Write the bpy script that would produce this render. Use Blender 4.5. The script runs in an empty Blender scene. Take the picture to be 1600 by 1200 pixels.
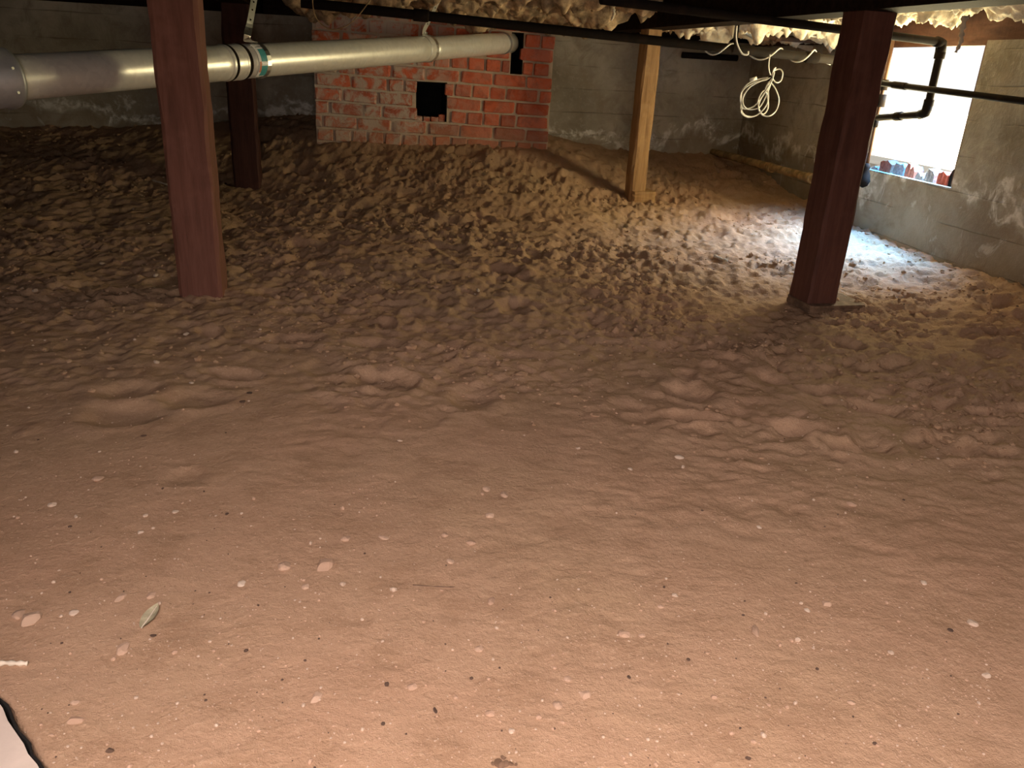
import bpy, bmesh, math, random
import numpy as np
from mathutils import Vector, Matrix

random.seed(7)
rng = np.random.default_rng(7)
sc = bpy.context.scene
COL = sc.collection

# ------------------------------------------------------------------ camera
FPX = 1240.0
PITCH, ROLL = math.radians(21.9), math.radians(3.06)
CAM = np.array([0.0, 0.0, 0.80])
_F = np.array([0, math.cos(PITCH), -math.sin(PITCH)])
_R0 = np.array([1.0, 0, 0]); _U0 = np.array([0, math.sin(PITCH), math.cos(PITCH)])
_R = math.cos(ROLL) * _R0 + math.sin(ROLL) * _U0
_U = -math.sin(ROLL) * _R0 + math.cos(ROLL) * _U0
cd = bpy.data.cameras.new('camera'); cam = bpy.data.objects.new('camera', cd); COL.objects.link(cam)
cd.sensor_width = 36.0; cd.lens = FPX / 1600 * 36.0; cd.clip_start = 0.01
m = Matrix(((_R[0], _U[0], -_F[0], CAM[0]), (_R[1], _U[1], -_F[1], CAM[1]), (_R[2], _U[2], -_F[2], CAM[2]), (0, 0, 0, 1)))
cam.matrix_world = m
sc.camera = cam

# ------------------------------------------------------------------ house axes (the building is turned 10 degrees to the lens)
TH = math.radians(10.0)
HU = np.array([math.cos(TH), math.sin(TH), 0]); HV = np.array([-math.sin(TH), math.cos(TH), 0])
def H(a, b, z): return HU * a + HV * b + np.array([0, 0, z])
def toab(P): return float(P @ HU), float(P @ HV), float(P[2])
def ray(x, y): return _F + _R * (x - 800) / FPX - _U * (y - 600) / FPX
def onY(x, y, Y): d = ray(x, y); return CAM + d * (Y / d[1])
def onZ(x, y, Z): d = ray(x, y); return CAM + d * ((Z - CAM[2]) / d[2])
def onB(x, y, b): d = ray(x, y); return CAM + d * ((b - CAM @ HV) / (d @ HV))
def onA(x, y, a): d = ray(x, y); return CAM + d * ((a - CAM @ HU) / (d @ HU))

A_R, B_B, A_L, B_F = 2.61, 5.75, -4.2, -1.2     # inner faces of the four walls
# ------------------------------------------------------------------ world, daylight, exposure
w = bpy.data.worlds.new('sky'); sc.world = w; w.use_nodes = True
wn = w.node_tree; bg = wn.nodes['Background']
bg.inputs[0].default_value = (1.0, 1.0, 1.0, 1); bg.inputs[1].default_value = 1.05

def area(name, loc, aim, sx, sy, power, col, spread=180):
    l = bpy.data.lights.new(name, 'AREA'); l.shape = 'RECTANGLE'; l.size = sx; l.size_y = sy
    l.energy = power; l.color = col; l.spread = math.radians(spread)
    o = bpy.data.objects.new(name, l); COL.objects.link(o); o.location = loc
    d = Vector(aim) - Vector(loc)
    o.rotation_euler = d.to_track_quat('-Z', 'Y').to_euler()
    return o
WIN_B0, WIN_B1, WIN_Z0, WIN_Z1 = 3.39, 4.17, 0.40, 0.985
wc = H(A_R + 0.05, (WIN_B0 + WIN_B1) / 2, (WIN_Z0 + WIN_Z1) / 2)
area('window_daylight', wc, wc - HU - 0.45 * HV, WIN_B1 - WIN_B0 - 0.06, WIN_Z1 - WIN_Z0 - 0.06, 37, (1.0, 0.82, 0.43))
wsky = H(A_R + 0.13, (WIN_B0 + WIN_B1) / 2 - 0.08, 0.76)
area('window_skylight', wsky, H(A_R - 0.16, (WIN_B0 + WIN_B1) / 2 - 0.12, 0.0), 0.5, 0.30, 27, (0.04, 0.40, 1.0), 95)
area('hatch_light', (0.0, -0.40, 1.30), (0.0, -0.12, 0.0), 0.8, 0.6, 56, (1.0, 0.82, 0.76), 144)
area('rear_fill_light', H(0.0, -1.30, 0.66), H(0.0, 2.0, 0.55), 1.1, 0.55, 20, (1.0, 0.88, 0.78))  # added fill from behind the camera for posts and duct; no known source
sun = bpy.data.lights.new('sun', 'SUN'); sun.energy = 26.0; sun.angle = 0.01; sun.color = (1.0, 0.95, 0.86)
suno = bpy.data.objects.new('sun', sun); COL.objects.link(suno); suno.location = (0, 0, 6)
suno.rotation_euler = Vector((HU * 0.75 + HV * 0.2 - np.array([0, 0, 0.9])).tolist()).to_track_quat('-Z', 'Y').to_euler()
sc.view_settings.view_transform = 'Standard'; sc.view_settings.look = 'None'
sc.view_settings.exposure = 0.0; sc.view_settings.gamma = 1.0; sc.view_settings.use_curve_mapping = False
sc.cycles.max_bounces = 6; sc.cycles.diffuse_bounces = 4; sc.cycles.use_denoising = True
sc.cycles.sample_clamp_indirect = 4.0

# ------------------------------------------------------------------ materials
def newmat(name):
    mt = bpy.data.materials.new(name); mt.use_nodes = True
    nt = mt.node_tree; return mt, nt, nt.nodes['Principled BSDF']
class NT:
    def __init__(s, nt): s.nt = nt
    def n(s, t, **k):
        x = s.nt.nodes.new(t)
        for a, b in k.items(): setattr(x, a, b)
        return x
    def l(s, a, b): s.nt.links.new(a, b)
    def noise(s, vec, scale, detail=5, rough=0.6, dist=0.0):
        x = s.n('ShaderNodeTexNoise'); x.inputs['Scale'].default_value = scale; x.inputs['Detail'].default_value = detail
        x.inputs['Roughness'].default_value = rough; x.inputs['Distortion'].default_value = dist
        if vec is not None: s.l(vec, x.inputs['Vector'])
        return x.outputs['Fac']
    def ramp(s, fac, stops):
        x = s.n('ShaderNodeValToRGB'); cr = x.color_ramp
        while len(cr.elements) < len(stops): cr.elements.new(0.5)
        for e, (p, c) in zip(cr.elements, stops):
            e.position = p; e.color = (c[0], c[1], c[2], 1) if not isinstance(c, (int, float)) else (c, c, c, 1)
        s.l(fac, x.inputs[0]); return x.outputs[0]
    def mix(s, fac, a, b, mode='MIX'):
        x = s.n('ShaderNodeMix', data_type='RGBA', blend_type=mode)
        for sock, v in ((x.inputs[0], fac), (x.inputs[6], a), (x.inputs[7], b)):
            if hasattr(v, 'is_linked') or hasattr(v, 'links'): s.l(v, sock)
            else: sock.default_value = v if isinstance(v, (int, float)) else (v[0], v[1], v[2], 1)
        return x.outputs[2]
    def math(s, op, a, b=0.0, c=0.0):
        x = s.n('ShaderNodeMath', operation=op)
        for i, v in enumerate((a, b, c)):
            if hasattr(v, 'links'): s.l(v, x.inputs[i])
            else: x.inputs[i].default_value = v
        return x.outputs[0]
    def maprange(s, v, a, b, c=0.0, d=1.0):
        x = s.n('ShaderNodeMapRange'); x.interpolation_type = 'SMOOTHSTEP'
        s.l(v, x.inputs[0])
        for i, q in zip((1, 2, 3, 4), (a, b, c, d)): x.inputs[i].default_value = q
        return x.outputs[0]
    def pos(s): return s.n('ShaderNodeNewGeometry').outputs['Position']
    def obj(s): return s.n('ShaderNodeTexCoord').outputs['Object']
    def rand(s): return s.n('ShaderNodeObjectInfo').outputs['Random']
    def sep(s, v):
        x = s.n('ShaderNodeSeparateXYZ'); s.l(v, x.inputs[0]); return x.outputs
    def dot(s, v, d):
        x = s.n('ShaderNodeVectorMath', operation='DOT_PRODUCT'); s.l(v, x.inputs[0]); x.inputs[1].default_value = d; return x.outputs['Value']
    def scale(s, v, d):
        x = s.n('ShaderNodeVectorMath', operation='MULTIPLY'); s.l(v, x.inputs[0]); x.inputs[1].default_value = d; return x.outputs[0]
    def bump(s, h, strength, dist, normal=None):
        x = s.n('ShaderNodeBump'); x.inputs['Strength'].default_value = strength; x.inputs['Distance'].default_value = dist
        s.l(h, x.inputs['Height'])
        if normal is not None: s.l(normal, x.inputs['Normal'])
        return x.outputs[0]

def mat_dirt():
    mt, nt, b = newmat('dirt'); k = NT(nt); p = k.pos()
    big = k.noise(p, 1.3, 4, 0.6); mid = k.noise(p, 9, 6, 0.65); fine = k.noise(p, 130, 5, 0.7); grain = k.noise(p, 520, 2, 0.6)
    c = k.ramp(big, [(0.3, (0.42, 0.255, 0.165)), (0.5, (0.44, 0.285, 0.185)), (0.72, (0.41, 0.275, 0.165))])
    c = k.mix(k.maprange(mid, 0.42, 0.72), c, (0.36, 0.225, 0.14), 'MIX')
    c = k.mix(k.maprange(fine, 0.54, 0.75), c, (0.54, 0.38, 0.26))
    c = k.mix(k.math('MULTIPLY', k.maprange(fine, 0.44, 0.28), 0.5), c, (0.20, 0.12, 0.075))
    k.l(c, b.inputs['Base Color']); b.inputs['Roughness'].default_value = 0.95; b.inputs['Specular IOR Level'].default_value = 0.12
    n1 = k.bump(k.noise(p, 38, 6, 0.68), 0.45, 0.014)
    n2 = k.bump(fine, 0.36, 0.005, n1); n3 = k.bump(grain, 0.3, 0.0015, n2)
    k.l(n3, b.inputs['Normal']); return mt

def mat_concrete():
    mt, nt, b = newmat('old_concrete'); k = NT(nt); p = k.pos(); z = k.sep(p)[2]
    big = k.noise(p, 1.8, 5, 0.6); mid = k.noise(p, 7, 7, 0.62, 0.6); fine = k.noise(p, 45, 5, 0.65)
    c = k.ramp(big, [(0.32, (0.23, 0.20, 0.155)), (0.5, (0.42, 0.38, 0.31)), (0.66, (0.56, 0.52, 0.44))])
    c = k.mix(k.maprange(mid, 0.45, 0.7), c, (0.32, 0.275, 0.215)); c = k.mix(k.maprange(fine, 0.5, 0.8, 0, 0.5), c, (0.55, 0.5, 0.42))
    # board marks from the formwork: thin level grooves about every 15 cm
    saw = k.math('FRACT', k.math('ADD', k.math('MULTIPLY', z, 6.6), k.math('MULTIPLY', k.noise(p, 2.0, 2), 0.25)))
    groove = k.maprange(k.math('ABSOLUTE', k.math('SUBTRACT', saw, 0.5)), 0.0, 0.035, 1.0, 0.0)
    groove = k.math('MULTIPLY', groove, k.maprange(k.noise(p, 3.1, 3), 0.38, 0.6))
    c = k.mix(k.math('MULTIPLY', groove, 0.5), c, (0.10, 0.085, 0.065))
    # white salt bloom along the damp line
    wob = k.noise(k.scale(p, (1, 1, 1.0)), 2.4, 5, 0.62, 0.5)
    hz = k.math('ADD', z, k.math('MULTIPLY', k.math('SUBTRACT', wob, 0.5), 0.85))
    band = k.maprange(k.math('ABSOLUTE', k.math('SUBTRACT', hz, 0.385)), 0.0, 0.055, 1.0, 0.0)
    band = k.math('MULTIPLY', band, k.maprange(k.noise(p, 11, 6, 0.7, 0.8), 0.40, 0.58))
    sp = k.math('MULTIPLY', k.maprange(k.noise(p, 5.5, 7, 0.7, 1.2), 0.58, 0.66), k.maprange(z, 0.55, 0.25))
    c = k.mix(k.math('MAXIMUM', band, k.math('MULTIPLY', sp, 0.8)), c, (0.78, 0.76, 0.72))
    c = k.mix(k.math('MULTIPLY', k.maprange(hz, 0.36, 0.30), 0.45), c, (0.20, 0.14, 0.09))
    k.l(c, b.inputs['Base Color']); b.inputs['Roughness'].default_value = 0.92; b.inputs['Specular IOR Level'].default_value = 0.2
    n1 = k.bump(k.math('SUBTRACT', mid, k.math('MULTIPLY', groove, 0.35)), 0.6, 0.02); n2 = k.bump(fine, 0.5, 0.006, n1)
    k.l(n2, b.inputs['Normal']); return mt

def mat_brick(mortar=False):
    mt, nt, b = newmat('lime_mortar' if mortar else 'red_brick'); k = NT(nt); p = k.pos(); r = k.rand()
    fine = k.noise(p, 70, 6, 0.7); mid = k.noise(p, 16, 5, 0.65)
    if mortar: c = k.ramp(mid, [(0.3, (0.44, 0.35, 0.25)), (0.7, (0.66, 0.56, 0.43))])
    else:
        c = k.ramp(r, [(0.0, (0.52, 0.12, 0.06)), (0.45, (0.72, 0.18, 0.09)), (0.75, (0.62, 0.165, 0.095)), (1.0, (0.40, 0.12, 0.08))])
        c = k.mix(k.maprange(mid, 0.45, 0.7, 0, 0.55), c, (0.25, 0.06, 0.035)); c = k.mix(k.maprange(fine, 0.55, 0.75, 0, 0.5), c, (0.55, 0.2, 0.12))
    # salt bloom and limewash left on the side away from the window, dust near the ground
    a = k.dot(p, tuple(HU)); left = k.maprange(a, 0.60, 0.15)
    wash = k.math('MULTIPLY', k.maprange(k.noise(p, 12, 7, 0.72, 0.7), 0.40, 0.58), k.math('ADD', k.math('MULTIPLY', left, 0.72), 0.16))
    c = k.mix(wash, c, (0.60, 0.53, 0.45))
    dust = k.math('MULTIPLY', k.maprange(k.math('ADD', k.sep(p)[2], k.math('MULTIPLY', k.noise(p, 6, 5), 0.3)), 0.66, 0.46), 0.5)
    c = k.mix(dust, c, (0.40, 0.25, 0.16))
    k.l(c, b.inputs['Base Color']); b.inputs['Roughness'].default_value = 0.9; b.inputs['Specular IOR Level'].default_value = 0.2
    n1 = k.bump(mid, 0.6, 0.01); n2 = k.bump(fine, 0.7, 0.005, n1); k.l(n2, b.inputs['Normal']); return mt

def mat_wood(name, c0, c1, c2, rough=0.75, sc_=(9, 9, 0.9)):
    mt, nt, b = newmat(name); k = NT(nt); p = k.obj(); q = k.scale(p, sc_)
    g = k.noise(q, 4.0, 7, 0.65, 0.4); f = k.noise(k.scale(p, (60, 60, 3)), 2.2, 5, 0.7); blot = k.noise(p, 6, 4, 0.6)
    c = k.ramp(g, [(0.3, c0), (0.5, c1), (0.72, c2)]); c = k.mix(k.maprange(f, 0.5, 0.72, 0, 0.5), c, c0)
    c = k.mix(k.maprange(blot, 0.52, 0.7, 0, 0.45), c, (c2[0] * 1.2, c2[1] * 1.25, c2[2] * 1.3))
    k.l(c, b.inputs['Base Color']); b.inputs['Roughness'].default_value = rough; b.inputs['Specular IOR Level'].default_value = 0.3
    n1 = k.bump(g, 0.3, 0.006); n2 = k.bump(f, 0.35, 0.002, n1); k.l(n2, b.inputs['Normal']); return mt

def mat_metal(name, col, rough, dirt=0.0, dirtcol=(0.3, 0.2, 0.12), metallic=1.0, spangle=60):
    mt, nt, b = newmat(name); k = NT(nt); p = k.obj()
    v = k.n('ShaderNodeTexVoronoi'); v.inputs['Scale'].default_value = spangle; k.l(p, v.inputs['Vector'])
    n = k.noise(p, 14, 6, 0.7); f = k.noise(p, 90, 4, 0.6)
    c = k.mix(k.math('MULTIPLY', k.sep(v.outputs['Color'])[0], 0.35), col, tuple(x * 0.72 for x in col))
    dm = k.math('MULTIPLY', k.maprange(n, 0.52, 0.72), dirt)
    c = k.mix(dm, c, dirtcol); k.l(c, b.inputs['Base Color'])
    k.l(k.math('MULTIPLY', k.math('SUBTRACT', 1.0, dm), metallic), b.inputs['Metallic'])
    k.l(k.math('ADD', k.math('MULTIPLY', n, 0.18), rough - 0.09), b.inputs['Roughness'])
    k.l(k.bump(f, 0.12, 0.002), b.inputs['Normal']); return mt

def mat_plain(name, col, rough=0.6, var=0.25, scale=20, bump=0.3):
    mt, nt, b = newmat(name); k = NT(nt); p = k.obj(); n = k.noise(p, scale, 5, 0.65)
    c = k.mix(k.maprange(n, 0.35, 0.7), tuple(x * (1 - var) for x in col), tuple(min(1, x * (1 + var * 0.5)) for x in col))
    k.l(c, b.inputs['Base Color']); b.inputs['Roughness'].default_value = rough; b.inputs['Specular IOR Level'].default_value = 0.3
    k.l(k.bump(k.noise(p, scale * 4, 4, 0.6), bump, 0.004), b.inputs['Normal']); return mt

def mat_stone(name, lo, hi):
    mt, nt, b = newmat(name); k = NT(nt); p = k.obj()
    c = k.ramp(k.rand(), [(0, lo), (1, hi)]); c = k.mix(k.maprange(k.noise(p, 180, 5, 0.7), 0.45, 0.75, 0, 0.4), c, tuple(x * 0.6 for x in lo))
    k.l(c, b.inputs['Base Color']); b.inputs['Roughness'].default_value = 0.85
    k.l(k.bump(k.noise(p, 250, 4), 0.4, 0.002), b.inputs['Normal']); return mt

M = {}
M['dirt'] = mat_dirt(); M['concrete'] = mat_concrete(); M['brick'] = mat_brick(); M['mortar'] = mat_brick(True)
M['redwood'] = mat_wood('redwood', (0.125, 0.05, 0.033), (0.175, 0.072, 0.05), (0.22, 0.096, 0.068))
M['shaded_redwood'] = mat_wood('shaded_redwood', (0.07, 0.027, 0.019), (0.10, 0.039, 0.028), (0.13, 0.054, 0.039))  # darker copy of redwood; the right post's shade is in the colour
M['deep_shade_wood'] = mat_wood('wood_in_deep_shade', (0.03, 0.009, 0.007), (0.05, 0.016, 0.012), (0.07, 0.025, 0.018))  # very dark wood; shade behind the duct is put into its colour
M['fir'] = mat_wood('pale_fir', (0.20, 0.11, 0.05), (0.33, 0.19, 0.085), (0.42, 0.26, 0.12))
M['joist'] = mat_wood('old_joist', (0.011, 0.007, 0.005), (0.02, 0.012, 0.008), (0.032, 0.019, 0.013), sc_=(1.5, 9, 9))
M['joist'].node_tree.nodes['Principled BSDF'].inputs['Specular IOR Level'].default_value = 0.04
M['sill'] = mat_wood('sill_wood', (0.07, 0.03, 0.02), (0.12, 0.055, 0.036), (0.17, 0.085, 0.055), sc_=(2, 2, 9))
M['dusty_wood'] = mat_plain('dusty_wood', (0.20, 0.125, 0.08), 0.9, 0.4, 30, 0.6)
M['galv'] = mat_metal('galvanised_steel', (0.90, 0.89, 0.82), 0.36, 0.22, (0.5, 0.42, 0.32), metallic=0.4)
M['strap'] = mat_metal('strap_steel', (0.82, 0.82, 0.78), 0.36, 0.2)
M['greymetal'] = mat_metal('dull_grey_steel', (0.42, 0.43, 0.45), 0.5, 0.2, metallic=0.6)
M['iron'] = mat_metal('black_iron', (0.016, 0.012, 0.010), 0.75, 0.3, (0.05, 0.028, 0.018), metallic=0.0)
M['iron'].node_tree.nodes['Principled BSDF'].inputs['Specular IOR Level'].default_value = 0.05
M['rust'] = mat_metal('rusty_iron', (0.13, 0.065, 0.035), 0.7, 0.6, (0.22, 0.11, 0.05), metallic=0.25)
M['tan'] = mat_plain('dusty_pipe', (0.42, 0.28, 0.13), 0.7, 0.5, 18)
M['white'] = mat_plain('white_plastic', (0.80, 0.80, 0.78), 0.45, 0.08, 30, 0.05)
M['paper'] = mat_plain('white_label', (0.82, 0.82, 0.8), 0.5, 0.06, 30, 0.05)
M['teal'] = mat_plain('teal_print', (0.08, 0.36, 0.38), 0.5, 0.15, 60, 0.05)
M['orange'] = mat_plain('orange_print', (0.75, 0.28, 0.16), 0.5, 0.1, 60, 0.05)
M['wool'] = mat_plain('yellowed_fibreglass', (0.50, 0.36, 0.22), 0.95, 0.6, 14, 1.0)
M['wool_white'] = mat_plain('pale_fibreglass', (0.86, 0.76, 0.58), 0.95, 0.3, 12, 1.0)
M['soot'] = mat_plain('soot', (0.012, 0.010, 0.009), 0.95, 0.3, 20)  # chimney soot; the same black also paints shade in the slab gap
M['slab'] = mat_plain('pale_cement', (0.62, 0.52, 0.45), 0.85, 0.10, 10, 0.3)
M['stone_pink'] = mat_stone('pink_stone', (0.45, 0.29, 0.20), (0.52, 0.36, 0.26))
M['stone_pale'] = mat_stone('pale_stone', (0.50, 0.37, 0.28), (0.62, 0.50, 0.40))
M['stone_dark'] = mat_stone('dark_chip', (0.07, 0.04, 0.028), (0.12, 0.07, 0.045))
M['clod'] = mat_stone('dark_clod', (0.15, 0.085, 0.05), (0.2, 0.12, 0.075))
M['leaf'] = mat_plain('dry_leaf', (0.40, 0.36, 0.24), 0.8, 0.25, 60)
M['bone'] = mat_plain('bleached_wood', (0.66, 0.57, 0.46), 0.8, 0.15, 50)
M['yard'] = mat_plain('outside_soil', (0.62, 0.58, 0.5), 0.95, 0.15, 3)

# ------------------------------------------------------------------ builders
def link(o, name, parent=None, label=None, cat=None, group=None, kind=None):
    COL.objects.link(o)
    if parent is not None:
        o.parent = parent; o.matrix_parent_inverse = Matrix.Translation(-Vector(parent.location))
    if label: o['label'] = label
    if cat: o['category'] = cat
    if group: o['group'] = group
    if kind: o['kind'] = kind
    return o
def mesh(name, V, Fc, mat, parent=None, smooth=False, label=None, cat=None, group=None, kind=None, origin=None):
    V = np.asarray(V, float)
    if origin is None: origin = np.array([(V[:, 0].min() + V[:, 0].max()) / 2, (V[:, 1].min() + V[:, 1].max()) / 2, V[:, 2].min()])
    me = bpy.data.meshes.new(name); me.from_pydata((V - origin).tolist(), [], [list(f) for f in Fc]); me.update()
    bm = bmesh.new(); bm.from_mesh(me); bmesh.ops.recalc_face_normals(bm, faces=bm.faces); bm.to_mesh(me); bm.free()
    if smooth: me.polygons.foreach_set('use_smooth', [True] * len(me.polygons))
    me.materials.append(mat)
    o = bpy.data.objects.new(name, me); o.location = origin
    return link(o, name, parent, label, cat, group, kind)
def empty(name, loc, label=None, cat=None, group=None, kind=None):
    o = bpy.data.objects.new(name, None); o.location = loc; o.empty_display_size = 0.1
    return link(o, name, None, label, cat, group, kind)
BOXF = [(0, 1, 3, 2), (4, 6, 7, 5), (0, 4, 5, 1), (2, 3, 7, 6), (0, 2, 6, 4), (1, 5, 7, 3)]
def hbox(a0, a1, b0, b1, z0, z1): return [H(a, b, z) for a in (a0, a1) for b in (b0, b1) for z in (z0, z1)]
class MB:
    def __init__(s): s.V = []; s.F = []
    def add(s, V, Fc): n = len(s.V); s.V += [np.asarray(v, float) for v in V]; s.F += [tuple(i + n for i in f) for f in Fc]; return s
    def hbox(s, *a): return s.add(hbox(*a), BOXF)
    def tube(s, P, r, n=12, cap=True): return s.add(*tube(P, r, n, cap))
    def build(s, name, mat, parent=None, **k): return mesh(name, s.V, s.F, mat, parent, **k)
def frames(P):
    P = [np.asarray(p, float) for p in P]; T = []
    for i in range(len(P)):
        t = P[min(i + 1, len(P) - 1)] - P[max(i - 1, 0)]; T.append(t / (np.linalg.norm(t) + 1e-12))
    ref = np.array([0, 0, 1.0]) if abs(T[0][2]) < 0.9 else np.array([1.0, 0, 0])
    n = ref - T[0] * (ref @ T[0]); n /= np.linalg.norm(n); out = []
    for t in T:
        n = n - t * (n @ t); n /= np.linalg.norm(n); out.append((t, n, np.cross(t, n)))
    return P, out
def tube(P, r, n=12, cap=True):
    P, fr = frames(P); rs = r if hasattr(r, '__len__') else [r] * len(P); V = []; Fc = []
    for p, (t, a, b), q in zip(P, fr, rs):
        for j in range(n):
            th = 2 * math.pi * j / n; V.append(p + q * (math.cos(th) * a + math.sin(th) * b))
    for i in range(len(P) - 1):
        for j in range(n):
            k = (j + 1) % n; Fc.append((i * n + j, i * n + k, (i + 1) * n + k, (i + 1) * n + j))
    if cap: Fc.append(tuple(range(n - 1, -1, -1))); Fc.append(tuple((len(P) - 1) * n + j for j in range(n)))
    return V, Fc
def spline(P, k=8):
    P = [np.asarray(p, float) for p in P]; Q = [2 * P[0] - P[1]] + P + [2 * P[-1] - P[-2]]; out = []
    for i in range(1, len(Q) - 2):
        p0, p1, p2, p3 = Q[i - 1:i + 3]
        for j in range(k):
            t = j / k; out.append(0.5 * ((2 * p1) + (-p0 + p2) * t + (2 * p0 - 5 * p1 + 4 * p2 - p3) * t * t + (-p0 + 3 * p1 - 3 * p2 + p3) * t ** 3))
    out.append(P[-1]); return out
def lerp(a, b, t): return np.asarray(a) * (1 - t) + np.asarray(b) * t

# value noise for shaped geometry
_tab = rng.random((512, 512))
def vnoise(x, y):
    xi = np.floor(x).astype(int); yi = np.floor(y).astype(int); fx = x - xi; fy = y - yi
    fx = fx * fx * fx * (fx * (fx * 6 - 15) + 10); fy = fy * fy * fy * (fy * (fy * 6 - 15) + 10)
    g = lambda i, j: _tab[(i) % 512, (j) % 512]
    return (g(xi, yi) * (1 - fx) + g(xi + 1, yi) * fx) * (1 - fy) + (g(xi, yi + 1) * (1 - fx) + g(xi + 1, yi + 1) * fx) * fy - 0.5
def fbm(x, y, s, o=4, gain=0.5):
    t = 0; a = 1.0
    for i in range(o): t = t + a * vnoise(x * s + 17.3 * i, y * s + 9.1 * i); s *= 2.03; a *= gain
    return t

# ------------------------------------------------------------------ the dirt floor
CP = np.array([  # x, y, height: the level read off where posts and walls meet the dirt
    (-1.1, 2.65, 0), (1.13, 2.95, 0.0), (0, 0.7, 0), (0.9, 0.9, 0), (-0.8, 0.8, 0), (0, 2, 0), (1.6, 2.0, 0.0), (-1.6, 1.6, 0), (0, 3.2, 0.01), (2.3, 2.0, 0.03),
    (2.07, 3.2, 0.05), (1.87, 4.5, 0.06), (1.55, 3.9, 0.03), (1.70, 5.3, 0.14), (0.70, 4.9, 0.077), (0.0, 4.2, 0.055), (-1.56, 4.5, 0.09), (-0.6, 3.6, 0.03),
    (-1.31, 5.2, 0.35), (0.14, 5.3, 0.30), (-0.6, 5.25, 0.335), (0.55, 5.85, 0.28), (1.0, 5.9, 0.25), (1.5, 6.0, 0.25), (-0.6, 4.6, 0.13), (0.3, 4.8, 0.12),
    (-2.6, 4.6, 0.16), (-3.6, 4.0, 0.1), (-2.6, 3.0, 0.03), (-2.3, 2.0, 0.02), (-3.5, 2.0, 0.05), (0, -1, 0), (-3, 0, 0), (2.4, 0, 0), (-2.5, 6, 0.4), (-4, 6, 0.4), (1.2, 4.6, 0.06)])
def tps(r2): return np.where(r2 > 1e-12, 0.5 * r2 * np.log(r2 + 1e-12), 0)
_n = len(CP); _A = np.zeros((_n + 3, _n + 3)); _D = ((CP[:, None, :2] - CP[None, :, :2]) ** 2).sum(2)
_A[:_n, :_n] = tps(_D) + np.eye(_n) * 0.02; _A[:_n, _n] = 1; _A[:_n, _n + 1:] = CP[:, :2]; _A[_n:, :_n] = _A[:_n, _n:].T
_W = np.linalg.solve(_A, np.concatenate([CP[:, 2], np.zeros(3)]))
def base_h(x, y):
    h = _W[_n] + _W[_n + 1] * x + _W[_n + 2] * y
    for i in range(_n): h = h + _W[i] * tps((x - CP[i, 0]) ** 2 + (y - CP[i, 1]) ** 2)
    return h
def sstep(a, b, x): t = np.clip((x - a) / (b - a), 0, 1); return t * t * (3 - 2 * t)
dents = []
for _ in range(230):
    x = rng.uniform(-3.4, 2.2); y = rng.uniform(1.7, 5.8)
    dents.append((x, y, rng.uniform(0.035, 0.11), rng.uniform(0.4, 0.8), rng.uniform(0, math.pi), rng.uniform(0.007, 0.022)))
for px, py, s, q, ang, d in [(815, 468, 0.10, 0.5, 0.1, 0.03), (590, 528, 0.10, 0.5, 0.2, 0.025), (300, 612, 0.10, 0.6, 0.3, 0.022), (190, 635, 0.11, 0.7, 0.5, 0.022), (290, 730, 0.05, 0.8, 0, 0.008),
                             (1250, 655, 0.085, 0.5, -0.2, 0.03), (1150, 350, 0.13, 0.55, 0, 0.03), (720, 305, 0.13, 0.45, 0, 0.03), (400, 350, 0.2, 0.5, 0.2, 0.045), (500, 380, 0.16, 0.4, 0, 0.04),
                             (940, 415, 0.11, 0.5, 0.2, 0.03), (1480, 620, 0.10, 0.5, 0.3, 0.03), (1540, 520, 0.12, 0.5, 0.3, 0.03), (1400, 560, 0.10, 0.45, 0.2, 0.028), (1530, 690, 0.1, 0.5, 0.2, 0.03)]:
    p = onZ(px, py, 0.02); dents.append((p[0], p[1], s, q, ang, d * 0.55))
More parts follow.
